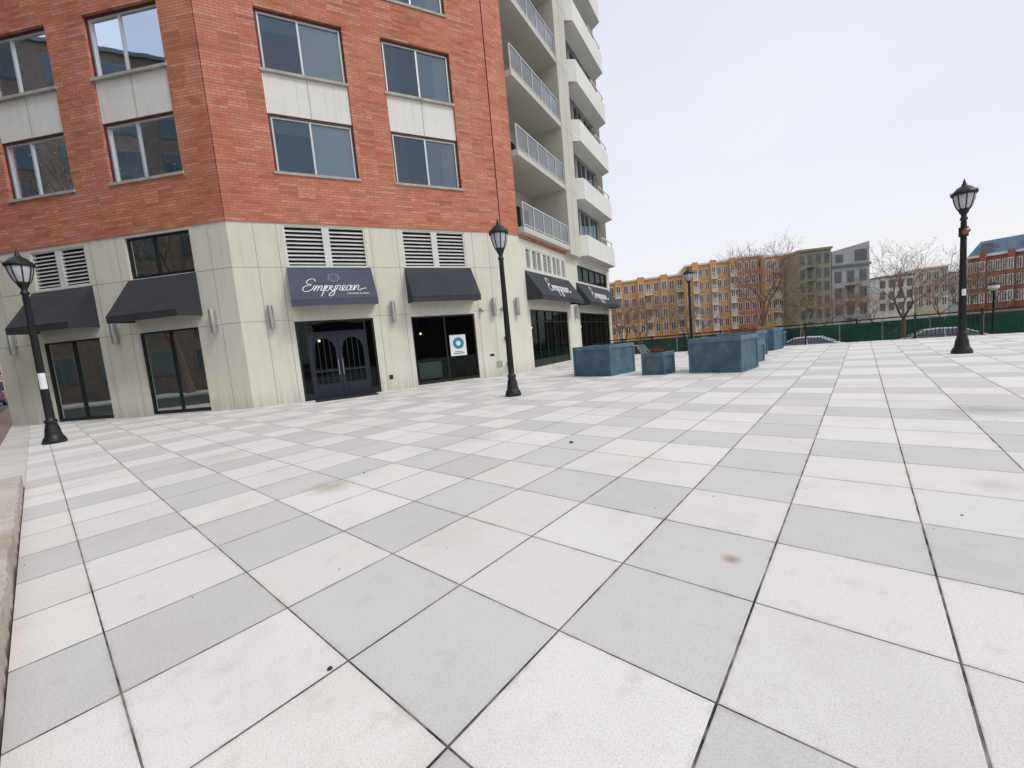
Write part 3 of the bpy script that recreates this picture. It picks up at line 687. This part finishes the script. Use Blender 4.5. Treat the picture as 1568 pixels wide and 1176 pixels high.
# ------------------------------------------------------------------ background buildings
def bgbuilding(name,P0,P1_,h,depth,wallm,rows,cols,zb=-2,winw=.5,winh=.6,frame=M_PAPER,bal=None,cornice=None,mans=None,bays=0,bandm=None,flo=None):
    P0=Vector(P0+(0,)); P1v=Vector(P1_+(0,)); d=P1v-P0; L=d.length; a=math.degrees(math.atan2(d.x,d.y))
    e=empty(name,tuple(P0)); F=Fr((P0.x,P0.y,0),a,1)
    w=Part('walls',wallm,e); w.box(F,0,L,zb,h,-depth,0)
    fr=Part('window_frames',frame,e); g=Part('window_glass',M_BGG,e); bp=Part('balconies',frame,e); cr=Part('cornice',cornice or frame,e); bd=Part('bay_fronts',bandm or wallm,e)
    z0=flo if flo is not None else 0.6; fh=(h-z0-.5)/rows; cw=L/cols
    for j in range(rows):
        for i in range(cols):
            cx=(i+.5)*cw; zz=z0+j*fh+fh*.28; ww=cw*winw; hh=fh*winh; o=0
            if bays and i%bays==bays//2: 
                o=.6
                if j==0: bd.box(F,cx-cw*.46,cx+cw*.46,z0-.2,h+.5,0,.6)
            fr.box(F,cx-ww/2-.1,cx+ww/2+.1,zz-.1,zz+hh+.1,o-.02,o+.05); g.box(F,cx-ww/2,cx-.05,zz,zz+hh,o,o+.07); g.box(F,cx+.05,cx+ww/2,zz,zz+hh,o,o+.07)
            if bal and i%bal==1:
                bp.box(F,cx-cw*.45,cx+cw*.45,z0+j*fh-.1,z0+j*fh+.08,0,1.4)
                bp.box(F,cx-cw*.45,cx+cw*.45,z0+j*fh+1.0,z0+j*fh+1.08,1.34,1.4)
                for q in range(9): xx=cx-cw*.44+q*cw*.11; bp.box(F,xx-.02,xx+.02,z0+j*fh+.08,z0+j*fh+1.0,1.35,1.39)
    cr.box(F,-.15,L+.15,h-.05,h+.28,-depth-.1,.22)
    for p in (w,fr,g,bp,cr,bd): p.done()
    if mans:
        mp=Part('mansard_roof',mans,e); q=1.6; zt=h+.28; zh=zt+2.0
        A=[F(0,zt,0),F(L,zt,0),F(L,zt,-depth),F(0,zt,-depth)]; B=[F(q*.6,zh,-q),F(L-q*.6,zh,-q),F(L-q*.6,zh,-depth+q),F(q*.6,zh,-depth+q)]
        for i in range(4): mp.poly([A[i],A[(i+1)%4],B[(i+1)%4],B[i]])
        mp.poly(B); mp.done()
        dm=Part('dormers',M_GRYD,e)
        for i in range(int(L/4)): dm.box(F,i*4+1.3,i*4+2.5,zt+.3,zt+1.5,-1.2,-.2)
        dm.done()
    return e
M_BGG=simple('distant_window_glass',(.06,.08,.095),.15,0,.4,.3,.7)
M_YEL=brickmat('yellow_brick',(.74,.42,.16),(.66,.35,.13),(.58,.38,.2),.4,.15,.01,(.78,.50,.24),False)
M_ORB=brickmat('orange_brick',(.64,.27,.15),(.55,.22,.12),(.48,.28,.2),.4,.15,.01,(.66,.34,.22),False)
M_OLV=simple('olive_panel',(.27,.255,.18),.7,0,.1,.4); M_GRY=simple('grey_panel',(.38,.39,.41),.7,0,.08,.4); M_GRYD=simple('dark_grey_panel',(.17,.18,.19),.7,0,.08,.4)
M_RBK=brickmat('dark_red_brick',(.38,.12,.09),(.31,.09,.07),(.28,.17,.14),.4,.15,.01,(.42,.19,.15),False); M_SLATE=simple('blue_slate',(.12,.19,.26),.6,0,.15,2)
M_OWHT=simple('offwhite_stucco',(.62,.61,.58),.8,0,.08,.4)
PX=at
bgbuilding('yellow_brick_apartment_building',PX(935,84),PX(1050,80),11.6,14,M_YEL,4,10,bal=4,bays=3)
bgbuilding('yellow_brick_apartment_building',PX(1054,76),PX(1128,74),12.5,14,M_YEL,5,8,bays=3,bal=3)
bgbuilding('orange_brick_apartment_building',PX(1130,75),PX(1172,74),13.0,14,M_ORB,5,4)
bgbuilding('yellow_brick_apartment_building',PX(1174,72),PX(1221,71),12.3,14,M_YEL,5,5,bal=2)
bgbuilding('olive_apartment_building',PX(1224,66),PX(1274,65),11.7,14,M_OLV,5,4,winw=.4,frame=M_GRYD,bal=3,cornice=M_OLV)
e=bgbuilding('grey_modern_apartment_building',PX(1275,66),PX(1332,65),8.8,14,M_GRY,3,3,winw=.45,frame=M_GRYD,bal=2,cornice=M_GRYD)
a_=PX(1275,66); b_=PX(1332,65); FQ=Fr((a_[0],a_[1],0),math.degrees(math.atan2(b_[0]-a_[0],b_[1]-a_[1])),1); LL=(Vector(b_)-Vector(a_)).length
sr_=Part('shed_roof_storey',M_GRY,e); 
f0=[FQ(0,9.08,.01),FQ(LL,9.08,.01),FQ(LL,12.3,.01),FQ(0,11.3,.01)]; f1=[FQ(0,9.08,-14),FQ(LL,9.08,-14),FQ(LL,12.3,-14),FQ(0,11.3,-14)]
sr_.poly(f0); sr_.poly(f1); [sr_.poly([f0[i],f0[(i+1)%4],f1[(i+1)%4],f1[i]]) for i in range(4)]; sr_.done()
sg=Part('shed_windows',M_BGG,e); sg.box(FQ,LL*.62,LL*.93,9.5,11.2,.0,.08); sg.box(FQ,LL*.12,LL*.3,9.5,10.7,.0,.08); sg.done()
bgbuilding('white_row_house',PX(1345,95),PX(1400,93),8.8,10,M_OWHT,3,4,frame=M_GRYD)
bgbuilding('beige_row_house',PX(1404,96),PX(1452,94),10.0,10,simple('beige_stucco',(.5,.46,.38),.8),3,4)
bgbuilding('blue_row_house',PX(1455,100),PX(1478,99),9.0,10,M_GRY,3,2)
bgbuilding('red_brick_apartment_building',PX(1480,60),PX(1640,52),7.6,14,M_RBK,3,14,mans=M_SLATE,bays=4)
bgbuilding('distant_brick_building',(-100,62),(-70,82),12,12,M_ORB,4,8)
# unseen buildings added to darken window reflections: across left street and behind viewer
bgbuilding('added_opposite_building',xy(-2,-22),xy(-72,-22),27,14,simple('taupe_brick',(.20,.15,.12),.9),8,22,frame=M_GRYD)
bgbuilding('added_low_building',(84,-24),(36,-64),10,14,simple('grey_brown_brick',(.17,.14,.12),.9),3,16,frame=M_GRYD)

# ------------------------------------------------------------------ cars
def car(x,y,z,rot,paint,kind=0):
    e=empty('parked_car',(x,y,z)); F=Fr((x,y,z),rot,1)
    H_=1.45 if kind==0 else 1.7
    low=[(-2.25,.35),(-2.3,.6),(-2.2,.85),(-1.3,.98),(1.5,1.0),(2.15,.92),(2.25,.6),(2.2,.35)]
    if kind==0: top=[(-1.35,.96),(-.55,H_-.04),(.0,H_),(.75,H_-.03),(1.6,.99)]
    else: top=[(-1.3,.96),(-.7,H_-.05),(.1,H_),(1.6,H_-.06),(2.05,.98)]
    b_=Part('body',paint,e,bevel=.05)
    def prism(p,prof,w0,w1=None):
        n=len(prof); zs=[q[1] for q in prof]; zm=min(zs); zM=max(zs); w1=w1 or w0
        wd=lambda z:w0+(w1-w0)*(z-zm)/(zM-zm)
        Lf=[F(a,b2,wd(b2)) for a,b2 in prof]; Rt=[F(a,b2,-wd(b2)) for a,b2 in prof]
        p.poly(Lf); p.poly(Rt)
        for i in range(n): p.poly([Lf[i],Lf[(i+1)%n],Rt[(i+1)%n],Rt[i]])
    prism(b_,low,.9,.86); b_.done()
    rf=Part('roof',paint,e,bevel=.03); r2=[(top[1][0],top[1][1]-.02)]+[(a,b2+.012) for a,b2 in top[1:-1]]+[(top[-2][0],top[-2][1]-.02)]
    prism(rf,r2,.66,.62); 
    for sd in (-1,1):
        for (a,b2),(c,d) in ((top[0],top[1]),(top[-1],top[-2]),((.15,.98),(.1,H_-.03))): rf.tube(F(a,b2,sd*.845),F(c,d,sd*.655),.035,.03,6)
    rf.done()
    g=Part('windows',M_BGG,e); prism(g,[(a,b2-.01) for a,b2 in top],.85,.64); g.done()
    t=Part('tyres',M_MAT,e); hb=Part('hubcaps',M_SCONCE,e)
    for a in (-1.42,1.42):
        for sd in (-1,1): t.tube(F(a,.33,sd*.70),F(a,.33,sd*.915),.33,.33,20,True); hb.tube(F(a,.33,sd*.915),F(a,.33,sd*.925),.2,.18,14,True)
    t.done(); hb.done()
    l=Part('tail_lamps',M_RED,e); 
    for sd in (-1,1): l.box(F,2.17,2.262,.7,.84,sd*.72-.12,sd*.72+.12)
    l.done()
    l=Part('headlamps',M_PAPER,e)
    for sd in (-1,1): l.box(F,-2.275,-2.2,.62,.76,sd*.72-.14,sd*.72+.14)
    l.done()
W_=simple('white_car_paint',(.7,.7,.7),.25,0,.02,1,.6); S_=simple('silver_car_paint',(.4,.41,.43),.3,.5,.02); K_=simple('dark_blue_car_paint',(.05,.06,.10),.25,.2,.05)
for (u,kind,pm) in [(-2.6,0,W_),(3.0,0,S_),(10.4,1,K_),(16.2,1,W_),(-14.5,1,S_),(24,0,S_)]:
    q=uvF(u,30.3); car(q.x,q.y,ZS+.1,130.8,pm,kind)
q=uvF(-70,-3); car(q.x,q.y,-.14,130.8,K_,1)
db=Part('scattered_debris',M_SOIL)
for (x,y,r) in [(.73,5.45,.03),(-.95,1.75,.013),(-1.9,4.9,.012),(2.9,2.6,.008)]+[(random.uniform(-5,9),random.uniform(1.4,9),random.uniform(.002,.006)) for _ in range(60)]:
    db.lathe((x,y,0),[(r*.9,0),(r,.3*r),(r*.6,.7*r),(0,.8*r)],7)
db.done()

# ------------------------------------------------------------------ light, sky, camera
w=bpy.data.worlds.new('World'); SC.world=w; w.use_nodes=True; nt=w.node_tree; nt.nodes.clear()
out=N(nt,'ShaderNodeOutputWorld'); sky=N(nt,'ShaderNodeTexSky'); sky.sky_type='NISHITA'; sky.sun_disc=False
EL,AZ=rad(48),rad(118)
sky.sun_elevation=EL; sky.sun_rotation=AZ
bg=N(nt,'ShaderNodeBackground'); nt.links.new(sky.outputs[0],bg.inputs[0]); bg.inputs[1].default_value=.12
tc=N(nt,'ShaderNodeTexCoord'); mp=N(nt,'ShaderNodeMapping'); mp.inputs['Scale'].default_value=(1,1,2.6); nt.links.new(tc.outputs['Generated'],mp.inputs[0])
cl=noise(nt,mp.outputs[0],1.5,3,.5)
cc=mixc(nt,ramp(nt,cl,.35,.68),(.82,.85,.965),(.90,.915,.985))
sep=N(nt,'ShaderNodeSeparateXYZ'); nt.links.new(tc.outputs['Generated'],sep.inputs[0])
cc=mixc(nt,mth(nt,'SUBTRACT',1,ramp(nt,sep.outputs[2],0,.35)),cc,(.95,.945,.96))
bg2=N(nt,'ShaderNodeBackground'); nt.links.new(cc,bg2.inputs[0]); bg2.inputs[1].default_value=1.0
mx=N(nt,'ShaderNodeMixShader'); mx.inputs[0].default_value=.92
nt.links.new(bg.outputs[0],mx.inputs[1]); nt.links.new(bg2.outputs[0],mx.inputs[2]); nt.links.new(mx.outputs[0],out.inputs[0])
sl=bpy.data.lights.new('sun','SUN'); sl.energy=1.5; sl.angle=rad(20); sl.color=(1,.96,.9)
so=bpy.data.objects.new('sun',sl); COL.objects.link(so)
sd=Vector((math.sin(AZ)*math.cos(EL),math.cos(AZ)*math.cos(EL),math.sin(EL))); so.rotation_euler=sd.to_track_quat('Z','Y').to_euler()
cam=bpy.data.cameras.new('camera'); cam.sensor_width=36; cam.lens=627/1568*36; cam.clip_end=3000; cam.clip_start=.05
co=bpy.data.objects.new('camera',cam); COL.objects.link(co); co.location=(0,0,1.4)
R=Matrix.Rotation(rad(90-5.53),4,'X')@Matrix.Rotation(rad(-5.23),4,'Z'); co.rotation_euler=R.to_euler()
SC.camera=co
SC.view_settings.view_transform='Standard'; SC.view_settings.look='None'; SC.view_settings.exposure=0
